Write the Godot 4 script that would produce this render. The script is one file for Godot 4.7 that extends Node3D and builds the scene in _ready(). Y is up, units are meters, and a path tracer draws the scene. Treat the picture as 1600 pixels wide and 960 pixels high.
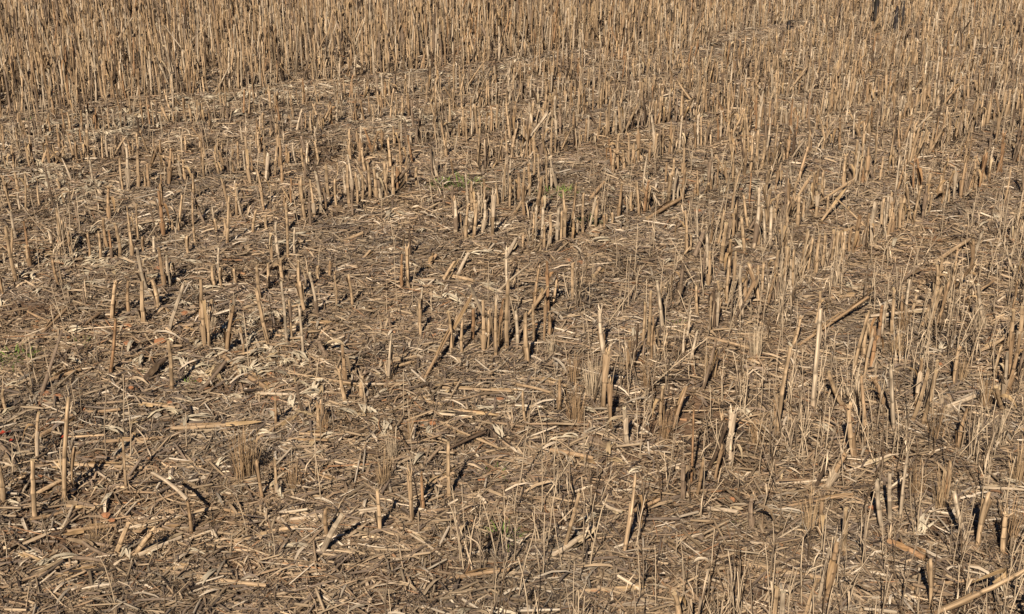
extends Node3D
# A harvested crop field in low winter sun: rows of cut stalks, chaff, dry weeds.  x is across, f is metres ahead of the camera (world z = -f).

const EYE := 3.2
const PITCH := 22.95
const FOCAL := 2222.0
const PALE := Color(1.0, 1.0, 1.0)
const STRAW := Color(0.86, 0.77, 0.66)
const TAN := Color(0.66, 0.56, 0.46)
const GREY := Color(0.48, 0.44, 0.43)
const DARK := Color(0.22, 0.19, 0.18)
const RUST := Color(0.66, 0.50, 0.38)
const TONES := [PALE, STRAW, TAN, GREY, DARK, RUST]
const TONE_WORD := ["pale", "straw-coloured", "tan", "grey-brown", "dark", "rust-brown"]

var rng := RandomNumberGenerator.new()
var hill := FastNoiseLite.new()
var lump := FastNoiseLite.new()
var patch := FastNoiseLite.new()
var stem_mats := []
var leaf_mats := []
var mat := {}
var stalk_parts := []      # variant -> {part: ArrayMesh}
var stalk_whole := []      # variant -> ArrayMesh
var stalk_proto := []
var fallen_proto := []
var taken := {}            # coarse grid of spots where traced stalks stand
var described := []        # things waiting for a label
var stalk_count := 0
var lanes := []           # flattened straw between the rows
var rooted := []          # where the stalks of the rows stand
var bare := []            # knocked-down patches: x, radius, z
var tracks := []          # wheel tracks as runs of points, parted by a point far below


# ---------------------------------------------------------------- mesh collector
class Shape:
	var v := PackedVector3Array()
	var n := PackedVector3Array()
	var c := PackedColorArray()
	var t := PackedVector2Array()
	var ix := PackedInt32Array()

	func add(p: Vector3, nn: Vector3, col: Color, uv: Vector2) -> int:
		v.append(p); n.append(nn); c.append(col); t.append(uv)
		return v.size() - 1

	func tri(a: int, b: int, d: int) -> void:
		ix.append(a); ix.append(b); ix.append(d)

	# a round stem along a path; streak multiplies the colour of each side
	func tube(path: Array, rad: Array, cols: Array, sides: int, streak: Array = [], top_off: Array = []) -> Array:
		var rings := path.size()
		var last := []
		var along := 0.0
		var start := v.size()
		for r in rings:
			var dir: Vector3 = (path[mini(r + 1, rings - 1)] - path[maxi(r - 1, 0)]).normalized()
			var side := dir.cross(Vector3(0.31, 0.17, 0.93)).normalized()
			var up := side.cross(dir)
			if r > 0:
				along += path[r].distance_to(path[r - 1])
			for k in sides + 1:
				var a := TAU * (k % sides) / sides
				var o := side * cos(a) + up * sin(a)
				var p: Vector3 = path[r] + o * rad[r]
				if r == rings - 1 and top_off.size():
					p += dir * float(top_off[k % sides])
				var col: Color = cols[r]
				if streak.size():
					col = col * float(streak[k % sides])
				var id := add(p, o, col, Vector2(float(k) / sides, along * 1.3))
				if r == rings - 1 and k < sides:
					last.append(id)
		for r in rings - 1:
			for k in sides:
				var a := start + r * (sides + 1) + k
				var b := a + sides + 1
				tri(a, b, a + 1); tri(a + 1, b, b + 1)
		return last

	# a leaf-like strip; fold lifts the two edges (or sinks them when negative)
	func ribbon(path: Array, across: Array, wide: Array, cols: Array, fold := 0.0) -> void:
		var m := path.size()
		var start := v.size()
		var per := 3 if fold != 0.0 else 2
		var along := 0.0
		var us := rng_free(path[0])
		for r in m:
			if r > 0:
				along += path[r].distance_to(path[r - 1])
			var dir: Vector3 = (path[mini(r + 1, m - 1)] - path[maxi(r - 1, 0)]).normalized()
			var ac: Vector3 = across[r]
			var nn := ac.cross(dir).normalized()
			if nn.y < 0.0:
				nn = -nn
			for k in per:
				var s: float = -1.0 + 2.0 * k / (per - 1)
				var p: Vector3 = path[r] + ac * (s * wide[r] * 0.5) + nn * (absf(s) * fold * wide[r])
				var nk := (nn - ac * (s * fold * 1.4)).normalized()
				add(p, nk, cols[r], Vector2(us + (s + 1.0) * 0.5 * (wide[r] * 12.0 + 0.12), along * 1.3))
		for r in m - 1:
			for k in per - 1:
				var a := start + r * per + k
				tri(a, a + per, a + 1); tri(a + 1, a + per, a + per + 1)

	func rng_free(p: Vector3) -> float:
		return fposmod(p.x * 37.7 + p.z * 51.3 + p.y * 13.1, 1.0)

	func take(o: Shape) -> void:
		var first := v.size()
		v.append_array(o.v); n.append_array(o.n); c.append_array(o.c); t.append_array(o.t)
		for i in o.ix:
			ix.append(i + first)

	func mesh() -> ArrayMesh:
		for i in range(0, ix.size(), 3):
			var a := ix[i]
			var b := ix[i + 1]
			var d := ix[i + 2]
			if (v[b] - v[a]).cross(v[d] - v[a]).dot(n[a] + n[b] + n[d]) > 0.0:
				ix[i + 1] = d
				ix[i + 2] = b
		var arr := []
		arr.resize(Mesh.ARRAY_MAX)
		arr[Mesh.ARRAY_VERTEX] = v
		arr[Mesh.ARRAY_NORMAL] = n
		arr[Mesh.ARRAY_COLOR] = c
		arr[Mesh.ARRAY_TEX_UV] = t
		arr[Mesh.ARRAY_INDEX] = ix
		var m := ArrayMesh.new()
		m.add_surface_from_arrays(Mesh.PRIMITIVE_TRIANGLES, arr)
		return m


# ---------------------------------------------------------------- small helpers
func lin(c: Color) -> Color:
	return c.linear_to_srgb()

func rf(a: float, b: float) -> float:
	return rng.randf_range(a, b)

func pick(list: Array, odds: Array):
	var r := rng.randf()
	for i in list.size():
		r -= odds[i]
		if r <= 0.0:
			return list[i]
	return list[list.size() - 1]

func height(x: float, f: float) -> float:
	return hill.get_noise_2d(x, f) * 0.05 + lump.get_noise_2d(x, f) * 0.022

func spot(x: float, f: float, lift := 0.0) -> Vector3:
	return Vector3(x, height(x, f) + lift, -f)

# the place on the field that the photograph shows at this point of its 1600 x 960 frame
func seen(px: float, py: float) -> Vector3:
	var p := deg_to_rad(PITCH)
	var u := (px - 800.0) / FOCAL
	var w := (480.0 - py) / FOCAL
	var d := Vector3(u, w * cos(p) - sin(p), cos(p) + w * sin(p))
	var y := 0.0
	var q := Vector3.ZERO
	for i in 3:
		q = d * ((y - EYE) / d.y)
		y = height(q.x, q.z)
	return Vector3(q.x, y, -q.z)

func depth_of(p: Vector3) -> float:
	var a := deg_to_rad(PITCH)
	return -p.z * cos(a) + (EYE - p.y) * sin(a)

func numbered(called: String) -> String:
	if not has_node(called):
		return called
	var k: int = taken.get("#" + called, 0) + 1
	taken["#" + called] = k
	return "%s_%03d" % [called, k]

func put(o: Node3D, called: String) -> Node3D:
	o.name = numbered(called)
	add_child(o)
	return o

func part(called: String, m: Mesh, material: Material, parent: Node) -> MeshInstance3D:
	var o := MeshInstance3D.new()
	o.name = called
	o.mesh = m
	o.material_override = material
	parent.add_child(o, true)
	return o

func tag(o: Node, label: String, category: String, group := "") -> void:
	o.set_meta("label", label)
	o.set_meta("category", category)
	if group:
		o.set_meta("group", group)

func later(o: Node3D, category: String, looks: String, group: String) -> void:
	o.set_meta("category", category)
	o.set_meta("group", group)
	described.append({"o": o, "kind": category, "looks": looks, "p": o.position})

func stretched(base: Vector3, top: Vector3, unit: float, thick: float, spin: float) -> Transform3D:
	var y := top - base
	var x := y.cross(Vector3(sin(spin), 0.02, cos(spin))).normalized()
	var z := x.cross(y).normalized()
	return Transform3D(Basis(x * thick, y / unit, z * thick), base)

func noise_tex(freq: float, octaves: int, lo: Color, hi: Color, size := 256, normal := false, seed_ := 1) -> NoiseTexture2D:
	var nz := FastNoiseLite.new()
	nz.seed = seed_
	nz.frequency = freq
	nz.fractal_octaves = octaves
	var tx := NoiseTexture2D.new()
	tx.width = size
	tx.height = size
	tx.seamless = true
	tx.noise = nz
	if normal:
		tx.as_normal_map = true
		tx.bump_strength = 6.0
	else:
		var g := Gradient.new()
		g.set_color(0, lo)
		g.set_color(1, hi)
		tx.color_ramp = g
	return tx

func plain(tint: Color, rough := 0.8) -> StandardMaterial3D:
	var m := StandardMaterial3D.new()
	m.albedo_color = lin(tint)
	m.roughness = rough
	m.metallic_specular = 0.25
	m.vertex_color_use_as_albedo = true
	m.albedo_texture = mat.fibre
	return m


# ---------------------------------------------------------------- building blocks
func stalk_shape(kind: int) -> Dictionary:
	# one cut stalk 0.30 m tall and 21 mm thick, split into its parts
	var out := {}
	var sides := 9
	var base := Color(0.69, 0.54, 0.375)
	var stem := Shape.new()
	var path := []
	var rad := []
	var cols := []
	var bend := Vector3(rf(-1, 1), 0, rf(-1, 1)) * 0.009
	var knots := [rf(0.02, 0.05), rf(0.11, 0.16), rf(0.21, 0.27)]
	var ys := [-0.02, 0.008]
	for k in knots:
		ys.append_array([k - 0.007, k, k + 0.007, k + 0.035])
	ys.append(0.3)
	ys.sort()
	for y in ys:
		var q: float = y / 0.3
		path.append(Vector3(0, y, 0) + bend * sin(q * 3.0) + Vector3(rf(-1, 1), 0, rf(-1, 1)) * 0.0014)
		var knot := false
		for k in knots:
			knot = knot or absf(y - k) < 0.002
		rad.append((0.0115 - 0.0028 * q) * (1.13 if knot else 1.0) * rf(0.92, 1.06))
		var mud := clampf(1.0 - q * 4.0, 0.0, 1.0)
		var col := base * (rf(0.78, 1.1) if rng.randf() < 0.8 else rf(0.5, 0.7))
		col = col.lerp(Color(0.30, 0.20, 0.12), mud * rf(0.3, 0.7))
		if knot:
			col = col * rf(0.38, 0.6)
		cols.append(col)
	var streak := []
	var off := []
	var slope := rf(-0.6, 0.6) if kind != 11 else 1.6
	var turn := rf(0, TAU)
	for k in sides:
		streak.append(rf(0.55, 1.12))
		off.append(slope * 0.01 * cos(TAU * k / sides + turn) + rf(-0.007, 0.007) * (2.5 if kind in [9, 10] else 1.0))
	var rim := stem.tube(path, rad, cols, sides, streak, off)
	out["stem"] = stem
	# the cut: paler pith sunk inside the rim
	var cut := Shape.new()
	var mid := Vector3.ZERO
	for id in rim:
		mid += stem.v[id] / sides
	var ci := cut.add(mid - Vector3(0, 0.004, 0), Vector3.UP, Color(0.52, 0.43, 0.29), Vector2(0.5, 0.5))
	for id in rim:
		cut.add(stem.v[id], Vector3.UP, Color(0.66, 0.53, 0.34), Vector2(rf(0, 1), rf(0, 1)))
	for k in sides:
		cut.tri(ci, 1 + k, 1 + (k + 1) % sides)
	out["cut_end"] = cut
	# old leaf sheath wrapped round the stem, its rim torn and bent away
	if kind % 4 != 3:
		var sh := Shape.new()
		var y0: float = knots[0 if kind % 2 == 0 else 1]
		var y1 := minf(y0 + rf(0.07, 0.16), 0.305)
		var a0 := rf(0, TAU)
		var arc := rf(2.6, 4.6)
		var flare := rf(0.002, 0.012)
		var sc := Color(0.56, 0.43, 0.295) * rf(0.7, 1.12)
		var cnt := 6
		for r in 4:
			var q := r / 3.0
			for k in cnt + 1:
				var a := a0 + arc * (k / float(cnt) - 0.5) * (1.0 - 0.25 * q)
				var y := lerpf(y0, y1, q) + (rf(-0.012, 0.012) if r == 3 else 0.0)
				var rr := 0.0125 + 0.0008 * r + flare * q * q * (0.4 + absf(k / float(cnt) - 0.5) * 1.6)
				var o := Vector3(cos(a), 0, sin(a))
				sh.add(Vector3(0, y, 0) + o * rr + bend * sin(y / 0.3 * 3.0), o, sc * rf(0.8, 1.08), Vector2(k / float(cnt), y * 1.3))
		for r in 3:
			for k in cnt:
				var a := r * (cnt + 1) + k
				sh.tri(a, a + cnt + 1, a + 1); sh.tri(a + 1, a + cnt + 1, a + cnt + 2)
		out["leaf_sheath"] = sh
	# a dry leaf that hangs from the sheath
	if kind in [2, 5, 6, 8, 12]:
		var lf := Shape.new()
		var a := rf(0, TAU)
		var o := Vector3(cos(a), 0, sin(a))
		var p := Vector3(0, rf(0.13, 0.22), 0) + o * 0.011
		var lp := []
		var la := []
		var lw := []
		var lc := []
		var reach := rf(0.02, 0.045)
		for r in 6:
			lp.append(p)
			la.append(o.cross(Vector3.UP).rotated(o, rf(-0.4, 0.4)))
			lw.append([0.016, 0.022, 0.02, 0.017, 0.012, 0.003][r])
			lc.append(Color(0.54, 0.41, 0.25) * rf(0.7, 1.1))
			p += o * reach * [0.6, 0.8, 0.6, 0.3, 0.2, 0.1][r] + Vector3(0, [0.03, 0.005, -0.03, -0.04, -0.04, -0.03][r], 0)
		lf.ribbon(lp, la, lw, lc, 0.18)
		out["dry_leaf"] = lf
	# splinters where the stem was torn rather than cut
	if kind in [4, 6, 9, 10, 13]:
		var sp := Shape.new()
		for k in 6:
			var a := TAU * k / 6.0 + rf(-0.3, 0.3)
			var o := Vector3(cos(a), 0, sin(a))
			var b := Vector3(0, 0.285, 0) + o * 0.008
			var e := b + Vector3(0, rf(0.03, 0.09) * (0.4 if kind < 9 else 1.0), 0) + o * rf(0.0, 0.035)
			var ac := o.cross(Vector3.UP)
			sp.ribbon([b, b.lerp(e, 0.5) + o * 0.003, e], [ac, ac, ac], [0.009, 0.007, 0.001], [base, base * 1.05, base * 0.9], 0.12)
		out["splinters"] = sp
	# roots that prop the stalk
	var rt := Shape.new()
	for k in 6:
		var a := TAU * k / 6.0 + rf(-0.4, 0.4)
		var o := Vector3(cos(a), 0, sin(a))
		var rc := Color(0.30, 0.215, 0.135) * rf(0.7, 1.2)
		rt.tube([o * 0.009 + Vector3(0, rf(0.012, 0.028), 0), o * 0.02 + Vector3(0, 0.008, 0), o * rf(0.028, 0.042) + Vector3(0, -0.015, 0)], [0.0026, 0.0024, 0.0016], [rc, rc, rc * 0.7], 4)
	out["root_crown"] = rt
	return out

func fallen_shape(kind: int) -> Dictionary:
	# a stalk lying down, along +y, 0.30 m long: placed with stretched()
	var out := {}
	var sides := 9
	var base := Color(0.60, 0.465, 0.32)
	var stem := Shape.new()
	var path := []
	var rad := []
	var cols := []
	var bend := Vector3(rf(-1, 1), 0, rf(-1, 1)) * rf(0.004, 0.012)
	var knots := [rf(0.05, 0.09), rf(0.16, 0.23)]
	var ys := [0.0, 0.3, 0.02]
	for k in knots:
		ys.append_array([k - 0.005, k, k + 0.005, k + 0.03])
	ys.sort()
	for y in ys:
		var knot := false
		for k in knots:
			knot = knot or absf(y - k) < 0.002
		path.append(Vector3(0, y, 0) + bend * sin(y / 0.3 * PI))
		rad.append(0.0108 * (1.14 if knot else 1.0) * rf(0.95, 1.04) * (1.0 - 0.15 * y / 0.3))
		cols.append(base * (0.6 if knot else rf(0.84, 1.06)))
	var streak := []
	var off := []
	for k in sides:
		streak.append(rf(0.68, 1.08))
		off.append(rf(-0.008, 0.008))
	var rim := stem.tube(path, rad, cols, sides, streak, off)
	out["stem"] = stem
	var cut := Shape.new()
	var ci := cut.add(path[path.size() - 1] - Vector3(0, 0.004, 0), Vector3.UP, Color(0.5, 0.42, 0.28), Vector2(0.5, 0.5))
	for id in rim:
		cut.add(stem.v[id], Vector3.UP, Color(0.62, 0.5, 0.33), Vector2(rf(0, 1), rf(0, 1)))
	for k in sides:
		cut.tri(ci, 1 + k, 1 + (k + 1) % sides)
	out["cut_end"] = cut
	var butt := Shape.new()
	var bi := butt.add(Vector3(0, 0.003, 0), Vector3.DOWN, Color(0.48, 0.4, 0.27), Vector2(0.5, 0.5))
	for k in sides:
		butt.add(stem.v[k], Vector3.DOWN, Color(0.6, 0.48, 0.31), Vector2(rf(0, 1), rf(0, 1)))
	for k in sides:
		butt.tri(bi, 1 + k, 1 + (k + 1) % sides)
	out["butt_end"] = butt
	if kind % 3 != 2:
		var lf := Shape.new()
		for j in 2:
			var a := rf(0, TAU)
			var o := Vector3(cos(a), 0, sin(a))
			var p: Vector3 = Vector3(0, knots[j], 0) + o * 0.01
			var lp := []
			var la := []
			var lw := []
			var lc := []
			for r in 5:
				lp.append(p)
				la.append(o.cross(Vector3.UP).rotated(Vector3.UP, rf(-0.3, 0.3)))
				lw.append([0.02, 0.024, 0.022, 0.016, 0.004][r])
				lc.append(Color(0.52, 0.40, 0.25) * rf(0.7, 1.1))
				p += Vector3(0, 0.032, 0) + o * rf(0.0, 0.006)
			lf.ribbon(lp, la, lw, lc, -0.25)
		out["leaf_sheath"] = lf
	return out

func litter_shape(pieces: int, radius: float, leafy: float) -> Shape:
	var s := Shape.new()
	var hues := [Color(0.47, 0.345, 0.218), Color(0.345, 0.24, 0.15), Color(0.64, 0.515, 0.37), Color(0.25, 0.185, 0.135), Color(0.09, 0.065, 0.048), Color(0.36, 0.20, 0.105)]
	for i in pieces:
		var r := radius * sqrt(rng.randf())
		var a := rf(0, TAU)
		var p := Vector3(r * cos(a), rf(0.0, 0.028) * (1.0 - 0.5 * r / radius), r * sin(a))
		var yaw := rf(0, TAU)
		var dir := Vector3(cos(yaw), rng.randfn(0.0, 0.11), sin(yaw)).normalized()
		var flat := dir.cross(Vector3.UP).normalized().rotated(dir, rng.randfn(0.0, 0.5))
		var hue: Color = pick(hues, [0.28, 0.29, 0.12, 0.20, 0.08, 0.03])
		hue = hue * rf(0.62, 1.2)
		var kind := rng.randf()
		if kind < leafy:
			var l := rf(0.06, 0.17)
			var w := rf(0.005, 0.0135)
			var lp := []
			var la := []
			var sag := rf(-0.012, 0.02)
			var curl := rf(-0.9, 0.9)
			var veer := Vector3(-sin(yaw), 0, cos(yaw)) * rf(-0.03, 0.03)
			for k in 4:
				var q := k / 3.0
				lp.append(p + dir * (l * (q - 0.5)) + Vector3(0, sag * 4.0 * q * (1.0 - q), 0) + veer * (q * q))
				la.append(flat.rotated(dir, curl * (q - 0.5)))
			s.ribbon(lp, la, [w * 0.7, w, w * 0.9, w * 0.25], [hue * 0.92, hue, hue * 1.06, hue * 0.9], rf(-0.2, 0.3))
		elif kind < leafy + 0.10:
			var l := rf(0.05, 0.18)
			var w := rf(0.0022, 0.0065)
			s.tube([p - dir * l * 0.5, p, p + dir * l * 0.5], [w, w * 1.05, w * 0.95], [hue * 0.9, hue * 1.05, hue], 5, [1.0, 0.85, 1.1, 0.9, 1.0])
		elif kind < leafy + 0.22:
			var l := rf(0.012, 0.03)
			s.ribbon([p - dir * l * 0.5, p + dir * l * 0.5], [flat, flat.rotated(dir, 0.4)], [rf(0.006, 0.014), rf(0.003, 0.012)], [hue, hue * 1.1])
		else:
			var l := minf(0.26, 0.03 + absf(rng.randfn(0.0, 0.075)))
			var w := rf(0.0012, 0.0042)
			var mid := p + Vector3(rf(-1, 1), rf(-0.3, 0.6), rf(-1, 1)) * l * 0.06
			s.ribbon([p - dir * l * 0.5, mid, p + dir * l * 0.5], [flat, flat.rotated(dir, 0.3), flat], [w, w * 1.1, w * 0.6], [hue * 0.94, hue * 1.04, hue])
	return s

func weed_shape(kind: int) -> Shape:
	# a thin dead weed stem 0.30 m tall with a few side twigs
	var s := Shape.new()
	var col := Color(0.62, 0.475, 0.315)
	var path := []
	var rad := []
	var cols := []
	var lean := Vector3(rf(-1, 1), 0, rf(-1, 1)) * rf(0.005, 0.035)
	for k in 6:
		var q := k / 5.0
		path.append(Vector3(0, -0.01 + 0.31 * q, 0) + lean * q * q + Vector3(rf(-1, 1), 0, rf(-1, 1)) * 0.0025)
		rad.append(lerpf(0.0028, 0.0017, q))
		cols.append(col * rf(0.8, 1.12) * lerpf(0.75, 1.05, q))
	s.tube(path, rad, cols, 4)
	for j in [0, 1, 2, 3, 2, 0, 4, 1][kind % 8]:
		var b: Vector3 = path[2 + j % 3].lerp(path[3 + j % 3], rf(0.1, 0.9))
		var a := rf(0, TAU)
		var e := b + Vector3(cos(a) * rf(0.015, 0.045), rf(0.03, 0.09), sin(a) * rf(0.015, 0.045))
		s.tube([b, b.lerp(e, 0.5) + Vector3(0, -0.006, 0), e], [0.0017, 0.0014, 0.0010], [col, col * 0.9, col * 0.8], 3)
	if kind % 3 == 1:
		var b: Vector3 = path[2]
		var a := rf(0, TAU)
		var o := Vector3(cos(a), 0, sin(a))
		var ac := o.cross(Vector3.UP)
		s.ribbon([b, b + o * 0.03 + Vector3(0, 0.04, 0), b + o * 0.07 + Vector3(0, 0.02, 0), b + o * 0.09 + Vector3(0, -0.03, 0)], [ac, ac, ac, ac], [0.003, 0.006, 0.005, 0.001], [col, col * 1.05, col, col * 0.8], 0.2)
	return s

func clump_shape(blades: int, spread: float, tall: float, col: Color, wide: float, droop: float) -> Shape:
	var s := Shape.new()
	for i in blades:
		var a := rf(0, TAU)
		var o := Vector3(cos(a), 0, sin(a))
		var b := o * spread * 0.45 * sqrt(rng.randf()) + Vector3(0, -0.008, 0)
		var h := tall * rf(0.45, 1.0)
		var out := o.rotated(Vector3.UP, rf(-0.8, 0.8)) * spread * rf(0.1, 0.9)
		var ac := o.cross(Vector3.UP).rotated(Vector3.UP, rf(-0.9, 0.9))
		var d := rf(0.0, droop)
		var hue := col * rf(0.6, 1.2)
		s.ribbon([b, b + Vector3(0, h * 0.4, 0) + out * 0.25, b + Vector3(0, h * (0.8 - d * 0.1), 0) + out * 0.65, b + Vector3(0, h * (1.0 - d * 0.6), 0) + out * (1.0 + d * 0.3)], [ac, ac, ac.rotated(Vector3.UP, 0.3), ac], [wide, wide * 0.9, wide * 0.7, wide * 0.15], [hue * 0.8, hue, hue * 1.05, hue * 0.95])
	return s

func husk_shape() -> Shape:
	# a crumpled pale husk: a few broad cupped leaves that overlap
	var s := Shape.new()
	var yaw0 := rf(0, TAU)
	for j in rng.randi_range(2, 4):
		var yaw := yaw0 + rf(-0.5, 0.5)
		var dir := Vector3(cos(yaw), rf(-0.05, 0.22), sin(yaw)).normalized()
		var flat := dir.cross(Vector3.UP).normalized()
		var l := rf(0.09, 0.17)
		var w := rf(0.010, 0.027)
		var p := Vector3(rf(-0.02, 0.02), rf(0.004, 0.02), rf(-0.02, 0.02))
		var lp := []
		var la := []
		var lc := []
		var hue := Color(0.58, 0.475, 0.315) * rf(0.72, 1.08)
		var arch := rf(0.005, 0.03)
		for k in 6:
			var q := k / 5.0
			lp.append(p + dir * (l * (q - 0.35)) + Vector3(0, arch * 4.0 * q * (1.0 - q) + rf(-0.003, 0.003), 0))
			la.append(flat.rotated(dir, rf(-0.3, 0.3)))
			lc.append(hue * rf(0.88, 1.05))
		s.ribbon(lp, la, [w * 0.5, w * 0.9, w, w * 0.85, w * 0.55, w * 0.1], lc, rf(0.12, 0.4) * (1 if rng.randf() < 0.5 else -1))
	return s

func stone_shape(flat: float, col: Color) -> Shape:
	# a broken angular lump, facets kept sharp
	var s := Shape.new()
	var ring := []
	var sides := rng.randi_range(5, 7)
	for lv in 3:
		for k in sides:
			var a := TAU * (k + rf(-0.25, 0.25)) / sides
			var r: float = [0.8, 1.0, 0.62][lv] * rf(0.75, 1.1)
			ring.append(Vector3(cos(a) * r * 1.35, ([-0.6, 0.1, 0.62][lv] + rf(-0.16, 0.16)) * flat, sin(a) * r))
	var top := Vector3(rf(-0.2, 0.2), 0.78 * flat, rf(-0.2, 0.2))
	var faces := []
	for k in sides:
		var k2 := (k + 1) % sides
		for lv in 2:
			faces.append([ring[lv * sides + k], ring[lv * sides + k2], ring[(lv + 1) * sides + k]])
			faces.append([ring[lv * sides + k2], ring[(lv + 1) * sides + k2], ring[(lv + 1) * sides + k]])
		faces.append([ring[2 * sides + k], ring[2 * sides + k2], top])
	for fc in faces:
		var nn: Vector3 = (fc[1] - fc[0]).cross(fc[2] - fc[0]).normalized()
		if nn.dot((fc[0] + fc[1] + fc[2]) / 3.0) < 0.0:
			nn = -nn
		var hue := col * rf(0.85, 1.12)
		var a := s.add(fc[0], nn, hue, Vector2(fc[0].x, fc[0].z))
		s.add(fc[1], nn, hue * rf(0.9, 1.08), Vector2(fc[1].x, fc[1].z))
		s.add(fc[2], nn, hue, Vector2(fc[2].x, fc[2].z))
		s.tri(a, a + 1, a + 2)
	return s


# ---------------------------------------------------------------- things
func mark_taken(p: Vector3) -> void:
	taken[Vector2i(roundi(p.x / 0.11), roundi(p.z / 0.11))] = true

func is_taken(p: Vector3) -> bool:
	return taken.has(Vector2i(roundi(p.x / 0.11), roundi(p.z / 0.11)))

func posture(base: Vector3, top: Vector3) -> String:
	var d := top - base
	var side := absf(d.x) / maxf(d.y, 0.02)
	if d.y < 0.17:
		return "short leaning" if side > 0.2 else "short"
	if side > 0.2:
		return "leaning"
	return "tall upright" if d.y > 0.33 else "upright"

func add_stalk(base: Vector3, top: Vector3, dia: float, tone: int, kind: int, label := "") -> Node3D:
	var o: Node3D = stalk_proto[kind].duplicate()
	put(o, "crop_stalk")
	o.transform = stretched(base, top, 0.3, dia / 0.021, rf(0, TAU))
	for c in o.get_children():
		var leafy: bool = c.name.begins_with("dry_leaf") or c.name.begins_with("leaf_sheath") or c.name.begins_with("splinters")
		if not c.name.begins_with("root_crown"):
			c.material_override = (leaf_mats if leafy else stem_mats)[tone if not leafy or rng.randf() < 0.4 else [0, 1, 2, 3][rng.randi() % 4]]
	stalk_count += 1
	if label:
		tag(o, label, "stalk", "cut stalks standing in the field")
	else:
		later(o, "stalk", TONE_WORD[tone] + " " + posture(base, top) + (" splintered" if kind in [9, 10, 13] else "") + " cut stalk", "cut stalks standing in the field")
	return o

# a standing stalk traced from the photograph: foot, tip, thickness in its pixels, tone and variant
func st(bx: float, by: float, tx: float, ty: float, w: float, tone := 1, kind := -1, label := "") -> Node3D:
	var b := seen(bx, by)
	var m := FOCAL / depth_of(b)
	var tilt := atan2(EYE, -b.z)
	var back := rf(-0.06, 0.1)
	var h := (by - ty) / m / (cos(tilt) + back * sin(tilt))
	var t := b + Vector3((tx - bx) / m, h, -h * back)
	mark_taken(b)
	return add_stalk(b, t, w / m, tone, kind if kind >= 0 else rng.randi_range(0, 13), label)

# a stalk lying on the litter between two points of the photograph; the lifts say how high its ends rest
func lie(ax: float, ay: float, bx: float, by: float, w: float, tone := 1, label := "", lift_a := 0.022, lift_b := 0.03) -> Node3D:
	var a := seen(ax, ay)
	var b := seen(bx, by)
	var m := FOCAL / depth_of(a)
	var tilt := atan2(EYE, -a.z)
	a += Vector3(0, lift_a, lift_a * cos(tilt) / sin(tilt))
	b += Vector3(0, lift_b, lift_b * cos(tilt) / sin(tilt))
	return add_fallen(a, b, w / m, tone, label)

func add_fallen(a: Vector3, b: Vector3, dia: float, tone: int, label := "") -> Node3D:
	var o: Node3D = fallen_proto[rng.randi() % fallen_proto.size()].duplicate()
	put(o, "fallen_stalk")
	o.transform = stretched(a, b, 0.3, dia / 0.021, rf(0, TAU))
	for c in o.get_children():
		c.material_override = (leaf_mats if c.name.begins_with("leaf") else stem_mats)[tone]
	if label:
		tag(o, label, "fallen stalk", "stalks lying on the ground")
	else:
		var d := b - a
		later(o, "fallen stalk", TONE_WORD[tone] + (" long" if d.length() > 0.3 else " short") + " stalk lying down", "stalks lying on the ground")
	return o

func single(called: String, m: Mesh, material: Material, at: Transform3D) -> MeshInstance3D:
	var o := MeshInstance3D.new()
	o.mesh = m
	o.material_override = material
	put(o, called)
	o.transform = at
	return o

func scatter(called: String, m: Mesh, material: Material, where: Array, colors: Array, parent: Node) -> void:
	var mm := MultiMesh.new()
	mm.transform_format = MultiMesh.TRANSFORM_3D
	mm.use_colors = true
	mm.mesh = m
	mm.instance_count = where.size()
	for i in where.size():
		mm.set_instance_transform(i, where[i])
		mm.set_instance_color(i, colors[i])
	var o := MultiMeshInstance3D.new()
	o.multimesh = mm
	o.material_override = material
	o.name = called
	o.set_meta("kind", "stuff")
	parent.add_child(o, true)

func mass(called: String, label: String) -> Node3D:
	var o := Node3D.new()
	put(o, called)
	o.set_meta("kind", "stuff")
	o.set_meta("label", label)
	return o


# ---------------------------------------------------------------- how the field is laid out
func row_heading(x: float, f: float) -> float:
	return deg_to_rad(clampf(41.0 - 3.1 * (x - 2.3) + 2.6 * (f - 8.6), 36.0, 66.0))

# the line where the taller uncut-high block begins at the far left
func tall_block(x: float, f: float) -> float:
	var edge := f - (13.56 + 0.531 * x) + 0.5 * patch.get_noise_2d(x * 3.0, 77.0)
	return smoothstep(-0.25, 0.5, edge) * (1.0 - smoothstep(0.6, 3.2, x))

func stand(x: float, f: float) -> float:
	# how likely a stalk of a row is still standing here
	if f < 7.7:
		var near := lerpf(0.05, 0.42, smoothstep(-1.2, 1.2, x + (f - 6.0) * 0.2))
		return near * (0.7 + 0.6 * smoothstep(6.4, 7.7, f))
	if f < 9.7 and x < -0.4:
		return 0.52
	if f - (13.4 + 0.531 * x) < 0.0 and x < -0.1:
		return 0.66
	return lerpf(0.86, 0.94, smoothstep(9.0, 12.0, f))

# patches and wheel tracks where the stubble was knocked down
func is_bare(x: float, f: float) -> bool:
	for c in bare:
		if Vector2(x - c.x, f + c.z).length_squared() < c.y * c.y:
			return true
	for i in tracks.size() - 1:
		var a: Vector3 = tracks[i]
		var b: Vector3 = tracks[i + 1]
		if a.y < -50.0 or b.y < -50.0:
			continue
		var q := Geometry2D.get_closest_point_to_segment(Vector2(x, -f), Vector2(a.x, a.z), Vector2(b.x, b.z))
		if q.distance_to(Vector2(x, -f)) < a.y:
			return true
	return false

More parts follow.
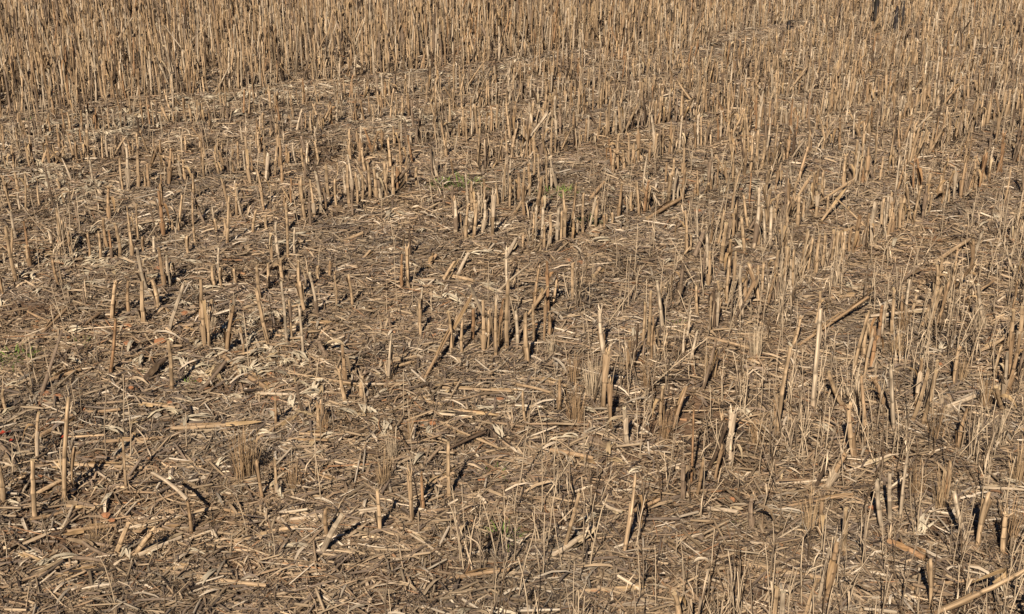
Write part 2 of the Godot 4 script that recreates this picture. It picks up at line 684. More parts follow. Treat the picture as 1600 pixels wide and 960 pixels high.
func tallness(x: float, f: float) -> float:
	var t := tall_block(x, f)
	var h := lerpf(0.235, 0.20, smoothstep(10.0, 13.0, f))
	if x < -0.2 and f > 9.7:
		h = lerpf(0.235, 0.17, smoothstep(0.2, 1.4, -x))
	if f < 7.7:
		h = 0.24
	return lerpf(h, 0.345, t)

func in_frame(x: float, f: float, spare: float) -> bool:
	return absf(x) < 0.333 * f + 0.45 + spare


func _ready() -> void:
	rng.seed = 20417
	hill.seed = 5; hill.frequency = 0.35; hill.fractal_octaves = 2
	lump.seed = 9; lump.frequency = 1.7; lump.fractal_octaves = 3
	patch.seed = 21; patch.frequency = 0.8; patch.fractal_octaves = 2

	# camera, sky, sun, exposure
	var cam := Camera3D.new()
	cam.name = "camera"
	cam.position = Vector3(0, EYE, 0)
	cam.rotation_degrees = Vector3(-PITCH, 0, 0)
	cam.fov = rad_to_deg(2.0 * atan(480.0 / FOCAL))
	cam.near = 0.05
	cam.far = 6000.0
	add_child(cam)
	cam.current = true
	var sky_mat := ProceduralSkyMaterial.new()
	sky_mat.sky_top_color = Color(0.30, 0.44, 0.66)
	sky_mat.sky_horizon_color = Color(0.76, 0.79, 0.82)
	sky_mat.sky_curve = 0.12
	sky_mat.ground_bottom_color = Color(0.30, 0.24, 0.17)
	sky_mat.ground_horizon_color = Color(0.55, 0.52, 0.48)
	var sky := Sky.new()
	sky.sky_material = sky_mat
	var env := Environment.new()
	env.background_mode = Environment.BG_SKY
	env.sky = sky
	env.background_energy_multiplier = 0.29
	env.tonemap_mode = Environment.TONE_MAPPER_LINEAR
	env.tonemap_exposure = 1.78
	env.sdfgi_enabled = true
	env.ssao_enabled = true
	env.ssil_enabled = true
	var around := WorldEnvironment.new()
	around.name = "surroundings"
	around.environment = env
	add_child(around)
	var sun := DirectionalLight3D.new()
	sun.name = "sun"
	sun.light_energy = 1.6
	sun.light_color = Color(1.0, 0.96, 0.90)
	sun.light_angular_distance = 0.5
	sun.shadow_enabled = true
	sun.rotation_degrees = Vector3(-38.0, -13.0, 0)
	add_child(sun)

	# materials
	mat.fibre = noise_tex(0.03, 4, Color(0.70, 0.68, 0.66), Color(1, 1, 1), 256, false, 3)
	for tone in TONES:
		stem_mats.append(plain(tone, 0.62))
		var lm := plain(tone * 0.97, 0.8)
		leaf_mats.append(lm)
	mat.root = plain(Color(0.9, 0.9, 0.9), 0.9)
	mat.litter = plain(Color(1, 1, 1), 0.85)
	mat.weed = plain(Color(1, 1, 1), 0.8)
	mat.weed_grey = plain(Color(0.55, 0.54, 0.55), 0.85)
	mat.weed_dark = plain(Color(0.26, 0.23, 0.21), 0.85)
	mat.green = plain(Color(1, 1, 1), 0.6)
	mat.stone = StandardMaterial3D.new()
	mat.stone.vertex_color_use_as_albedo = true
	mat.stone.roughness = 0.95
	mat.stone.albedo_texture = noise_tex(0.06, 4, Color(0.62, 0.6, 0.58), Color(1, 1, 1), 128, false, 8)
	mat.stone.uv1_triplanar = true
	mat.plastic = StandardMaterial3D.new()
	mat.plastic.vertex_color_use_as_albedo = true
	mat.plastic.roughness = 0.4
	var soil := StandardMaterial3D.new()
	soil.roughness = 1.0
	soil.metallic_specular = 0.15
	soil.albedo_texture = noise_tex(0.02, 5, Color(0.26, 0.20, 0.155), Color(0.46, 0.365, 0.28), 512, false, 4)
	soil.normal_enabled = true
	soil.normal_texture = noise_tex(0.05, 5, Color.BLACK, Color.WHITE, 512, true, 6)
	soil.normal_scale = 1.2
	soil.uv1_triplanar = true
	soil.uv1_world_triplanar = true
	soil.uv1_scale = Vector3(0.9, 0.9, 0.9)

	for c in [[1480, 395, 0.45], [1395, 442, 0.3], [1560, 400, 0.3], [980, 425, 0.5], [880, 432, 0.4], [1060, 345, 0.25], [650, 372, 0.4], [760, 422, 0.4], [560, 392, 0.3], [640, 430, 0.3], [690, 310, 0.22], [330, 300, 0.3]]:
		var p := seen(c[0], c[1])
		bare.append(Vector3(p.x, c[2] * 0.8, p.z))
	for run in [[0.2, [880, 286], [960, 250], [1040, 224], [1110, 204]], [0.2, [1090, 96], [1160, 76], [1250, 46]], [0.2, [470, 146], [640, 130], [800, 112]]]:
		for c in run.slice(1):
			var p := seen(c[0], c[1])
			tracks.append(Vector3(p.x, run[0], p.z))
		tracks.append(Vector3(0, -99, 0))
	build_ground(soil)
	prototypes()
	traced_stalks()
	traced_fallen()
	grow_rows()
	spread_litter()
	grow_weeds()
	small_things()
	write_labels()


func build_ground(soil: Material) -> void:
	var xs := []
	var fs := []
	var g := 9.0
	for i in range(-180, 181):
		xs.append(i * 0.05)
	while g < 2500.0:
		g = g * 1.35 + 0.2
		xs.append(g)
		xs.push_front(-g)
	for i in 380:
		fs.append(2.6 + i * 0.05)
	g = fs[379]
	while g < 2500.0:
		g = g * 1.3
		fs.append(g)
	g = 2.6
	var back := 0.3
	while g > -2500.0:
		g -= back
		back *= 1.4
		fs.push_front(g)
	var verts := PackedVector3Array()
	var normals := PackedVector3Array()
	var idx := PackedInt32Array()
	var w := xs.size()
	for f in fs:
		for x in xs:
			var far := maxf(0.0, maxf(absf(x) - 9.0, maxf(f - 21.6, 2.6 - f)))
			var k := 1.0 / (1.0 + far * 0.02)
			verts.append(Vector3(x, height(x, f) * k, -f))
			var e := 0.02
			normals.append(Vector3(-(height(x + e, f) - height(x - e, f)) / (2 * e), 1.0, (height(x, f + e) - height(x, f - e)) / (2 * e)).normalized() if far == 0.0 else Vector3.UP)
	for j in fs.size() - 1:
		for i in w - 1:
			var a := j * w + i
			idx.append_array([a, a + w, a + 1, a + 1, a + w, a + w + 1])
	var arr := []
	arr.resize(Mesh.ARRAY_MAX)
	arr[Mesh.ARRAY_VERTEX] = verts
	arr[Mesh.ARRAY_NORMAL] = normals
	arr[Mesh.ARRAY_INDEX] = idx
	var m := ArrayMesh.new()
	m.add_surface_from_arrays(Mesh.PRIMITIVE_TRIANGLES, arr)
	var o := MeshInstance3D.new()
	o.mesh = m
	o.material_override = soil
	put(o, "field_ground")
	o.set_meta("kind", "structure")
	o.set_meta("label", "bare brown soil of the harvested field under the straw")


func prototypes() -> void:
	for kind in 14:
		var parts := stalk_shape(kind)
		var root := Node3D.new()
		var whole := Shape.new()
		for called in parts:
			part(called, parts[called].mesh(), mat.root if called == "root_crown" else stem_mats[0], root)
			whole.take(parts[called])
		stalk_proto.append(root)
		stalk_whole.append(whole.mesh())
	for kind in 8:
		var parts := fallen_shape(kind)
		var root := Node3D.new()
		for called in parts:
			part(called, parts[called].mesh(), stem_mats[0], root)
		fallen_proto.append(root)


func traced_stalks() -> void:
	# the near left
	st(100, 786, 127, 628, 7.5, 1, 3, "tall leaning straw stalk with the longest shadow, near the red rag scraps")
	st(55, 819, 62, 722, 8, 1, 7)
	st(4, 792, 6, 724, 9, 1, 3)
	st(112, 768, 124, 700, 4, 2, 1)
	st(180, 868, 207, 818, 8, 1, 11); st(205, 872, 240, 834, 9, 1, 9)
	st(512, 842, 512, 796, 7, 2, 3); st(500, 870, 538, 806, 9, 0, 7, "pale leaning stalk propped against the long lying stalk")
	st(593, 836, 592, 768, 6.5, 1, 4); st(432, 781, 433, 718, 5, 1, 0); st(410, 782, 405, 720, 5.5, 2, 1)
	st(702, 784, 702, 692, 6.5, 1, 3, "lone upright straw stalk with a dark shadow and twig at its top")
	st(645, 820, 643, 742, 7, 1, 9); st(662, 806, 660, 740, 5, 5, 0); st(717, 858, 717, 806, 4.5, 3, 1)
	st(172, 587, 189, 500, 5.5, 5, 3); st(268, 612, 271, 535, 6.5, 1, 7); st(262, 522, 294, 442, 6, 0, 3)
	st(225, 512, 229, 440, 7, 1, 0); st(245, 487, 241, 438, 7.5, 1, 12); st(202, 497, 206, 440, 5.5, 2, 2); st(175, 502, 188, 442, 6, 1, 4)
	st(320, 545, 325, 440, 6, 1, 2); st(318, 542, 336, 470, 6, 1, 5); st(312, 505, 318, 455, 5, 2, 1); st(327, 548, 330, 490, 5, 1, 9)
	st(353, 558, 370, 480, 6, 2, 8); st(380, 560, 379, 512, 4, 2, 1)
	st(420, 542, 408, 452, 6.5, 1, 3); st(448, 542, 445, 442, 4.5, 0, 7); st(474, 560, 472, 478, 4.5, 0, 3); st(476, 490, 471, 440, 6, 1, 1); st(456, 536, 455, 470, 4, 1, 1)
	st(515, 562, 500, 530, 8, 3, 6); st(540, 598, 538, 540, 6, 2, 2); st(658, 530, 657, 475, 5, 1, 1); st(540, 634, 533, 580, 6, 1, 10); st(566, 626, 568, 586, 7, 1, 10)
	st(722, 556, 724, 502, 5, 1, 3); st(755, 552, 755, 470, 6, 1, 2); st(775, 562, 776, 475, 5, 1, 10); st(792, 550, 795, 440, 6.5, 1, 3); st(762, 550, 764, 490, 4, 1, 9)
	st(508, 668, 500, 632, 8, 2, 9); st(497, 672, 498, 640, 6, 1, 11)
	# the near right
	st(880, 868, 903, 776, 6, 1, 7); st(1080, 762, 1079, 642, 4, 5, 3)
	st(1135, 716, 1140, 646, 10, 0, 9, "split fat pale stalk with a torn husk at its foot"); st(1106, 736, 1130, 662, 6, 4, 3)
	st(1177, 832, 1172, 776, 8, 3, 6); st(1337, 724, 1318, 636, 8.5, 1, 4); st(1320, 640, 1290, 582, 7.5, 1, 3)
	st(1397, 676, 1378, 573, 7, 0, 3); st(1213, 684, 1225, 546, 7, 1, 7)
	st(1270, 642, 1266, 488, 7.5, 0, 11, "tall white-topped upright stalk with a flared end"); st(1276, 560, 1279, 512, 3.5, 0, 1)
	st(1380, 834, 1364, 752, 7.5, 0, 3); st(1391, 820, 1383, 742, 6.5, 0, 7); st(1512, 852, 1482, 770, 8.5, 0, 3)
	st(1272, 772, 1288, 728, 6, 4, 3); st(1290, 766, 1316, 710, 8.5, 2, 4); st(1283, 842, 1281, 786, 8, 2, 2); st(1318, 870, 1313, 798, 8, 1, 7)
	st(1527, 862, 1535, 772, 8, 1, 1); st(1476, 786, 1476, 722, 4.5, 5, 3); st(1405, 788, 1406, 750, 4, 5, 3); st(1568, 868, 1566, 806, 8, 1, 4)
	st(1424, 664, 1441, 578, 6.5, 1, 3); st(1440, 668, 1450, 582, 7, 1, 7, "thickest stalk of the tent of three leaning stalks"); st(1430, 620, 1434, 556, 4.5, 0, 3)
	st(1440, 517, 1457, 455, 7, 1, 7); st(1452, 516, 1466, 448, 6, 1, 3); st(1462, 512, 1474, 440, 5, 2, 1)
	st(1333, 588, 1347, 490, 5.5, 1, 3); st(1350, 600, 1357, 515, 5, 1, 1); st(1379, 530, 1379, 474, 4.5, 0, 3); st(1385, 640, 1360, 592, 7, 2, 6)
	st(1350, 560, 1350, 512, 7, 1, 0); st(1360, 580, 1359, 512, 7, 5, 2)
	st(825, 572, 821, 490, 7, 1, 0); st(808, 548, 805, 488, 6, 0, 3); st(835, 534, 832, 476, 5, 1, 7); st(857, 530, 857, 492, 6, 2, 2); st(850, 536, 852, 470, 4, 2, 1)
	st(945, 560, 936, 487, 7, 0, 10); st(942, 640, 946, 555, 8, 1, 9); st(930, 614, 945, 560, 5, 0, 10); st(954, 668, 951, 600, 6, 2, 9)
	st(1003, 546, 1005, 474, 5.5, 1, 3); st(1013, 546, 1013, 458, 5, 1, 7); st(1036, 521, 1023, 440, 6.5, 0, 3, "pale leaning stalk standing beside a small green weed")
	st(1068, 560, 1068, 512, 4, 0, 10); st(1078, 568, 1086, 520, 4.5, 0, 11); st(1122, 490, 1118, 440, 5, 1, 2); st(1090, 494, 1086, 445, 5, 1, 3)
	st(822, 666, 817, 612, 4.5, 1, 3); st(1478, 786, 1476, 724, 5, 1, 1); st(1492, 606, 1490, 545, 6, 1, 4); st(1590, 540, 1588, 480, 7, 1, 0); st(1575, 548, 1574, 486, 7, 1, 2); st(1553, 596, 1560, 540, 5, 1, 3)
	# the upright run of stalks in the middle
	st(850, 391, 850, 352, 5, 1, 3); st(858, 387, 859, 337, 5, 1, 0); st(870, 385, 873, 325, 5, 0, 3, "tallest stalk of the short upright run in the middle"); st(876, 381, 877, 330, 4, 1, 1); st(882, 381, 884, 322, 5, 1, 3)
	st(894, 377, 895, 345, 5, 2, 8); st(901, 373, 902, 345, 3.5, 1, 1); st(911, 371, 910, 305, 4, 1, 7); st(930, 360, 931, 314, 4.5, 1, 9); st(943, 359, 943, 336, 4, 2, 1); st(948, 356, 948, 335, 3.5, 1, 1); st(956, 352, 956, 332, 4, 1, 1)
	st(972, 341, 972, 300, 4.5, 1, 3); st(987, 336, 986, 300, 4.5, 1, 0); st(1012, 330, 1012, 285, 4, 1, 1)
	# the right-hand run
	st(1214, 452, 1212, 392, 5, 1, 2); st(1224, 437, 1226, 387, 9, 1, 7); st(1246, 439, 1257, 360, 6.5, 1, 3); st(1255, 441, 1257, 383, 5.5, 1, 1); st(1262, 428, 1267, 370, 5, 1, 3)
	st(1275, 432, 1275, 367, 5.5, 1, 0); st(1284, 421, 1285, 365, 6, 1, 3); st(1297, 413, 1297, 360, 7, 1, 7); st(1304, 409, 1304, 362, 4, 1, 1); st(1309, 403, 1309, 362, 4.5, 1, 3); st(1313, 405, 1313, 362, 4, 1, 1)
	st(1318, 401, 1317, 362, 4, 0, 1); st(1338, 391, 1339, 337, 7, 5, 0, "rust-brown stalk at the upper end of the densest run"); st(1327, 398, 1327, 355, 4, 2, 1)
	st(1105, 429, 1101, 367, 5, 0, 3); st(1110, 430, 1106, 400, 6, 0, 11); st(1127, 416, 1131, 350, 7, 1, 7); st(1164, 396, 1155, 338, 5.5, 1, 3); st(1177, 393, 1179, 300, 6, 0, 10); st(1186, 388, 1184, 325, 5, 1, 1)
	st(1196, 388, 1189, 327, 5.5, 0, 3); st(1203, 385, 1202, 325, 5.5, 0, 11); st(1135, 480, 1136, 402, 5, 1, 3); st(1142, 480, 1143, 396, 4, 1, 1); st(1165, 470, 1166, 420, 5, 2, 2); st(1182, 470, 1182, 415, 5, 1, 1); st(1191, 460, 1190, 410, 5, 1, 3)
	st(1231, 355, 1231, 315, 5, 1, 1); st(1246, 358, 1245, 305, 6, 1, 3); st(1254, 348, 1254, 312, 4.5, 1, 0); st(1275, 344, 1274, 300, 5, 1, 1); st(1290, 342, 1290, 305, 4, 1, 3)
	st(1377, 356, 1378, 310, 4.5, 1, 1); st(1383, 356, 1382, 305, 4, 0, 3); st(1390, 350, 1390, 300, 5, 1, 1); st(1397, 345, 1398, 245, 3.5, 0, 3); st(1410, 345, 1412, 300, 7, 1, 0); st(1435, 333, 1437, 290, 5, 1, 3); st(1449, 320, 1449, 272, 7, 1, 2); st(1466, 312, 1467, 275, 6, 1, 0)
	# the row left of the middle
	st(477, 347, 474, 278, 5, 1, 3); st(491, 341, 487, 282, 5, 1, 0); st(502, 338, 496, 270, 5, 0, 3); st(509, 334, 507, 295, 4, 2, 1); st(526, 326, 525, 280, 4, 1, 1); st(546, 326, 545, 258, 5, 1, 7); st(558, 320, 557, 270, 4, 1, 1); st(566, 318, 567, 270, 4, 1, 3)
	st(578, 315, 576, 255, 5, 1, 3); st(588, 314, 586, 265, 5, 1, 2); st(595, 315, 591, 272, 5, 0, 1); st(604, 313, 602, 252, 5, 1, 3); st(615, 310, 615, 262, 5, 1, 0); st(621, 300, 621, 262, 4, 5, 1); st(652, 293, 652, 262, 5, 1, 3)
	st(449, 366, 449, 317, 5, 1, 7); st(461, 352, 461, 330, 5, 0, 1); st(417, 362, 417, 336, 4, 1, 1); st(395, 366, 404, 328, 5, 1, 3)
	st(712, 366, 711, 312, 6, 0, 10, "frayed splintered pale stalk with a forked top"); st(720, 360, 717, 335, 5, 0, 9); st(740, 361, 741, 316, 5.5, 1, 10); st(753, 366, 758, 316, 5, 0, 10); st(769, 372, 772, 306, 5, 1, 9); st(764, 360, 765, 330, 5, 0, 13); st(796, 330, 797, 275, 4, 1, 3)
	st(820, 342, 818, 285, 4.5, 2, 1); st(836, 342, 846, 278, 6, 2, 7); st(846, 338, 848, 292, 5, 2, 2); st(803, 335, 829, 285, 5, 1, 3)
	# the left
	st(25, 441, 21, 355, 6, 1, 3, "tallest lone stalk among short stubs and pale chaff"); st(48, 421, 46, 385, 5.5, 1, 4); st(82, 386, 80, 360, 5.5, 0, 11); st(104, 386, 101, 345, 4, 1, 1); st(140, 408, 140, 365, 4, 2, 1); st(157, 411, 158, 362, 5, 1, 3); st(174, 406, 174, 360, 4, 5, 0)
	st(188, 403, 185, 350, 5.5, 1, 3); st(206, 405, 205, 352, 5.5, 1, 0); st(241, 401, 243, 370, 5, 0, 11); st(225, 398, 225, 370, 3.5, 2, 1); st(295, 402, 295, 368, 5, 1, 1); st(307, 387, 306, 355, 4, 1, 3); st(337, 370, 337, 342, 4.5, 1, 1); st(351, 374, 352, 342, 4, 1, 0)
	st(336, 452, 334, 415, 5.5, 1, 0); st(346, 450, 347, 418, 4, 1, 1); st(368, 445, 367, 420, 4.5, 1, 1); st(406, 470, 405, 415, 5.5, 1, 3); st(420, 452, 421, 412, 5, 1, 0); st(442, 440, 441, 405, 6, 1, 2); st(470, 470, 470, 410, 6, 1, 8); st(498, 440, 498, 415, 5, 1, 1); st(515, 436, 517, 408, 4.5, 2, 1)
	st(10, 305, 11, 285, 4.5, 1, 1); st(28, 302, 27, 270, 4.5, 1, 2); st(43, 302, 42, 270, 5, 0, 0); st(91, 300, 90, 280, 5, 1, 1); st(139, 246, 139, 202, 4.5, 1, 3); st(146, 288, 144, 250, 3.5, 0, 3); st(182, 240, 182, 212, 4.5, 1, 1); st(195, 235, 194, 214, 4, 1, 0); st(218, 238, 217, 208, 4.5, 1, 3); st(218, 272, 217, 250, 4.5, 0, 1)
	st(258, 266, 257, 242, 4.5, 1, 3); st(271, 262, 271, 240, 4, 1, 1); st(283, 262, 281, 245, 4, 1, 9); st(320, 252, 318, 230, 4.5, 1, 3); st(340, 250, 340, 226, 4, 1, 1); st(351, 248, 349, 224, 4, 1, 0)


func traced_fallen() -> void:
	lie(455, 813, 592, 800, 8, 0, "long pale stalk lying across between two upright stubs")
	lie(456, 816, 545, 808, 6, 2)
	lie(220, 868, 288, 840, 7, 0); lie(368, 846, 420, 832, 6, 1); lie(420, 832, 468, 824, 7, 1); lie(700, 702, 760, 675, 4.5, 4, "", 0.03, 0.05)
	lie(862, 870, 925, 824, 9, 0, "thick pale stalk slanting up from the bottom edge", 0.02, 0.08)
	lie(1385, 846, 1440, 872, 11, 5, "thick reddish stalk lying at the bottom edge", 0.02, 0.02)
	lie(0, 690, 32, 728, 9, 3, "dark stalk lying beside the red rag scraps"); lie(0, 724, 30, 728, 6, 0)
	lie(112, 726, 235, 732, 6, 1, "", 0.02, 0.02); lie(255, 690, 300, 672, 5, 3); lie(165, 690, 260, 684, 6, 2); lie(66, 682, 118, 650, 8, 2); lie(125, 700, 190, 655, 5, 3); lie(62, 772, 100, 752, 7, 1)
	lie(270, 670, 402, 660, 6, 1); lie(285, 664, 350, 662, 5, 2); lie(65, 527, 122, 482, 5.5, 2, "", 0.02, 0.08); lie(118, 522, 166, 490, 6, 2, "", 0.02, 0.05); lie(227, 597, 266, 562, 9, 4, "thick dark stalk lying below a leaning stalk", 0.02, 0.05)
	lie(313, 614, 360, 566, 7, 3, "", 0.02, 0.06); lie(352, 558, 420, 606, 9, 2); lie(75, 598, 132, 578, 7, 2); lie(60, 560, 175, 532, 5, 3); lie(330, 470, 385, 444, 4, 3, "", 0.08, 0.1); lie(245, 458, 268, 486, 5, 2)
	lie(400, 690, 455, 655, 6, 1); lie(470, 678, 530, 680, 5, 1); lie(495, 590, 560, 600, 4, 1); lie(560, 600, 640, 600, 3.5, 0); lie(690, 606, 800, 612, 4, 1); lie(670, 645, 740, 652, 5, 0); lie(700, 640, 780, 650, 4, 1)
	lie(664, 592, 742, 468, 5, 2, "long dark leaning stalk with a pale broken tip", 0.02, 0.22); lie(500, 656, 512, 632, 4, 0, "", 0.02, 0.08)
	lie(510, 718, 570, 732, 3.5, 0); lie(755, 722, 790, 740, 6, 2); lie(690, 660, 780, 700, 4, 1); lie(640, 860, 700, 850, 5, 2); lie(715, 866, 780, 832, 7, 4, "", 0.02, 0.05); lie(660, 826, 740, 824, 5, 1)
	lie(535, 378, 570, 364, 6, 1, "", 0.02, 0.05); lie(400, 436, 450, 404, 6, 3, "", 0.02, 0.06); lie(700, 430, 740, 438, 6, 1); lie(716, 430, 733, 398, 6, 0, "", 0.02, 0.1); lie(692, 440, 712, 410, 5, 1, "", 0.02, 0.08); lie(670, 416, 684, 398, 6, 2, "", 0.02, 0.06); lie(760, 450, 785, 458, 6, 0)
	lie(560, 412, 582, 392, 5, 1, "", 0.02, 0.06); lie(788, 406, 806, 374, 6, 0, "", 0.02, 0.09); lie(845, 376, 848, 380, 4, 1)
	lie(1010, 342, 1062, 310, 6, 2, "", 0.02, 0.07); lie(1040, 368, 1060, 350, 5, 3, "", 0.02, 0.05); lie(1083, 402, 1088, 366, 8, 3, "", 0.02, 0.12); lie(926, 432, 936, 420, 7, 1); lie(940, 438, 966, 436, 4, 0); lie(922, 310, 940, 285, 6, 2, "", 0.02, 0.09)
	lie(1460, 408, 1500, 375, 7, 1, "", 0.02, 0.07); lie(1455, 412, 1500, 382, 4, 1); lie(1390, 452, 1420, 418, 5, 3, "", 0.02, 0.08); lie(1300, 366, 1330, 355, 4, 2); lie(1278, 345, 1306, 280, 4, 1, "", 0.04, 0.2)
	lie(1475, 637, 1560, 597, 8, 0, "pale stalk lying among dry grass towards the far side", 0.02, 0.06); lie(1325, 738, 1383, 712, 5.5, 0, "", 0.02, 0.04); lie(1220, 652, 1292, 668, 5.5, 1); lie(1205, 756, 1290, 750, 5, 0); lie(1520, 762, 1598, 766, 5, 0, "", 0.03, 0.03); lie(1540, 676, 1598, 674, 4, 1)
	lie(1245, 540, 1340, 465, 5, 2, "", 0.02, 0.12); lie(1500, 470, 1535, 440, 5, 2, "", 0.02, 0.08); lie(1528, 548, 1556, 528, 6, 1, "", 0.02, 0.07); lie(1350, 494, 1436, 482, 4, 0, "", 0.06, 0.1); lie(1295, 466, 1330, 462, 5, 1)
	lie(860, 704, 925, 716, 8, 2); lie(915, 682, 960, 700, 8, 3); lie(970, 512, 1060, 545, 4, 2); lie(830, 590, 885, 604, 5, 1); lie(800, 600, 860, 614, 5, 1); lie(1095, 526, 1180, 548, 5, 1); lie(1070, 568, 1200, 562, 4, 2); lie(1050, 670, 1062, 606, 6, 2, "", 0.02, 0.14)
	lie(1000, 762, 1075, 742, 4, 3); lie(990, 798, 1030, 780, 7, 2); lie(1105, 795, 1150, 800, 7, 0); lie(945, 790, 970, 800, 6, 0); lie(1170, 848, 1200, 850, 4, 0, "thin white stalk lying near the bottom edge")
	lie(1190, 856, 1260, 800, 5, 3, "", 0.02, 0.04); lie(1225, 792, 1330, 772, 5, 2); lie(1150, 880, 1290, 905, 7, 1); lie(300, 900, 420, 915, 8, 1); lie(700, 905, 800, 890, 7, 2); lie(60, 905, 150, 890, 6, 2); lie(900, 925, 1010, 915, 7, 1); lie(1420, 920, 1520, 905, 7, 2)
	for i in 60:
		var p := seen(rf(10, 720), rf(470, 905))
		var yaw := rng.randfn(0.0, 0.6) + (PI if rng.randf() < 0.5 else 0.0)
		var l := rf(0.08, 0.22)
		var d := Vector3(cos(yaw) * l, 0, sin(yaw) * l)
		add_fallen(p - d * 0.5 + Vector3(0, 0.02, 0), p + d * 0.5 + Vector3(0, rf(0.015, 0.045), 0), rf(0.008, 0.018), pick([0, 1, 2, 3, 4], [0.2, 0.3, 0.25, 0.15, 0.1]))
	# one stalk snapped over: the foot stands, the top half hangs out to the side
	var b := seen(299, 839)
	var m := FOCAL / depth_of(b)
	var knee := b + Vector3(-1.0 / m, 58.0 / m / 0.87, 0)
	var tip := knee + Vector3(-62.0 / m, 0.06, -0.12)
	var root := Node3D.new()
	put(root, "crop_stalk")
	root.position = b
	var low := part("stem", (stalk_proto[3].get_node("stem") as MeshInstance3D).mesh, stem_mats[2], root)
	low.transform = stretched(Vector3.ZERO, knee - b, 0.3, 6.5 / m / 0.021, 1.0)
	var crown := part("root_crown", (stalk_proto[3].get_node("root_crown") as MeshInstance3D).mesh, mat.root, root)
	crown.transform = Transform3D(Basis(), Vector3.ZERO)
	var high := part("broken_top", (fallen_proto[2].get_node("stem") as MeshInstance3D).mesh, stem_mats[0], root)
	high.transform = stretched(knee - b, tip - b, 0.3, 6.0 / m / 0.021, 2.0)
	tag(root, "snapped stalk with its pale top half folded out to the side", "stalk", "cut stalks standing in the field")
	mark_taken(b)
	stalk_count += 1


func grow_rows() -> void:
	var found := []
	var seeds := []
	# rows lie 0.73 m apart across their own heading, with a weak one between
	for way in [1.0, -1.0]:
		var x := 2.19
		var f := 8.44
		for i in 80:
			var a := row_heading(x, f)
			if i > 0 or way > 0.0:
				seeds.append(Vector3(x, f, i % 2))
			for k in 10:
				a = row_heading(x, f)
				x -= cos(a) * 0.0365 * way
				f += sin(a) * 0.0365 * way
	for s in seeds:
		var strong: bool = s.z < 0.5
		var full := rf(0.9, 1.1) if strong else rf(0.14, 0.34)
		for way in [1.0, -1.0]:
			var x: float = s.x
			var f: float = s.y
			for i in 420:
				var a := row_heading(x, f)
				var step := rf(0.022, 0.062) if f < 9.6 else rf(0.018, 0.046)
				x += sin(a) * step * way
				f += cos(a) * step * way
				if not strong and rng.randf() < 0.22 and f > 7.2 and f < 19.0 and in_frame(x, f, 0.3) and tall_block(x, f) < 0.3:
					lanes.append(Vector2(x + rng.randfn(0.0, 0.06), f + rng.randfn(0.0, 0.06)))
				if f < 3.4 or f > 22.5 or not in_frame(x, f, 1.2):
					if f < 2.0 or f > 24.0:
						break
					continue
				var gap := patch.get_noise_2d(x * 1.6, f * 1.6)
				if is_bare(x, f) or rng.randf() > stand(x, f) * lerpf(full, 1.0, tall_block(x, f)) * (1.0 if gap > -0.28 or f > 11.0 else 0.25):
					continue
				var j := rng.randfn(0.0, 0.014)
				found.append(Vector2(x + cos(a) * j, f - sin(a) * j))
	# a few stalks out of line
	for i in 900:
		var f := rf(9.5, 21.0)
		var x := rf(-1, 1) * (0.333 * f + 1.4)
		if not is_bare(x, f) and rng.randf() < stand(x, f) * 0.8:
			found.append(Vector2(x, f))
	found.sort_custom(func(a, b): return a.y < b.y)
	rooted = found
	var where := []
	var colors := []
	for k in 14:
		where.append([])
		colors.append([])
	for q in found:
		var b := spot(q.x, q.y)
		if is_taken(b):
			continue
		var h := tallness(q.x, q.y) * clampf(rng.randfn(1.0, 0.21), 0.4, 1.5)
		if rng.randf() < 0.1:
			h *= 0.5
		var lean := (0.075 if rng.randf() < 0.85 else 0.4) * (0.75 if q.y > 10.5 else 1.0)
		var top := b + Vector3(rng.randfn(0.0, lean) * h, h, rng.randfn(0.0, lean) * h)
		var dia := rf(0.012, 0.023) * lerpf(1.0, 0.8, smoothstep(9.5, 13.0, q.y)) * (0.82 if h < 0.17 else 1.0)
		var tone: int = pick([0, 1, 2, 3, 4, 5], [0.19, 0.40, 0.20, 0.13, 0.05, 0.03])
		var kind := rng.randi_range(0, 13)
		if kind in [9, 10, 13] and rng.randf() < 0.6:
			kind = [0, 1, 3][rng.randi() % 3]
		if stalk_count < 300 and in_frame(q.x, q.y, -0.12) and q.y > 4.75:
			add_stalk(b, top, dia, tone, kind)
		else:
			where[kind].append(stretched(b, top, 0.3, dia / 0.021, rf(0, TAU)))
			colors[kind].append(TONES[tone] * rf(0.82, 1.08))
	var o := mass("standing_stubble", "dense mass of smaller cut stalks standing in rows farther across the field")
	for k in 14:
		scatter("stubble_stalks", stalk_whole[k], stem_vertex(), where[k], colors[k], o)

func stem_vertex() -> Material:
	if not mat.has("stem_mass"):
		mat.stem_mass = plain(Color(1, 1, 1), 0.66)
	return mat.stem_mass


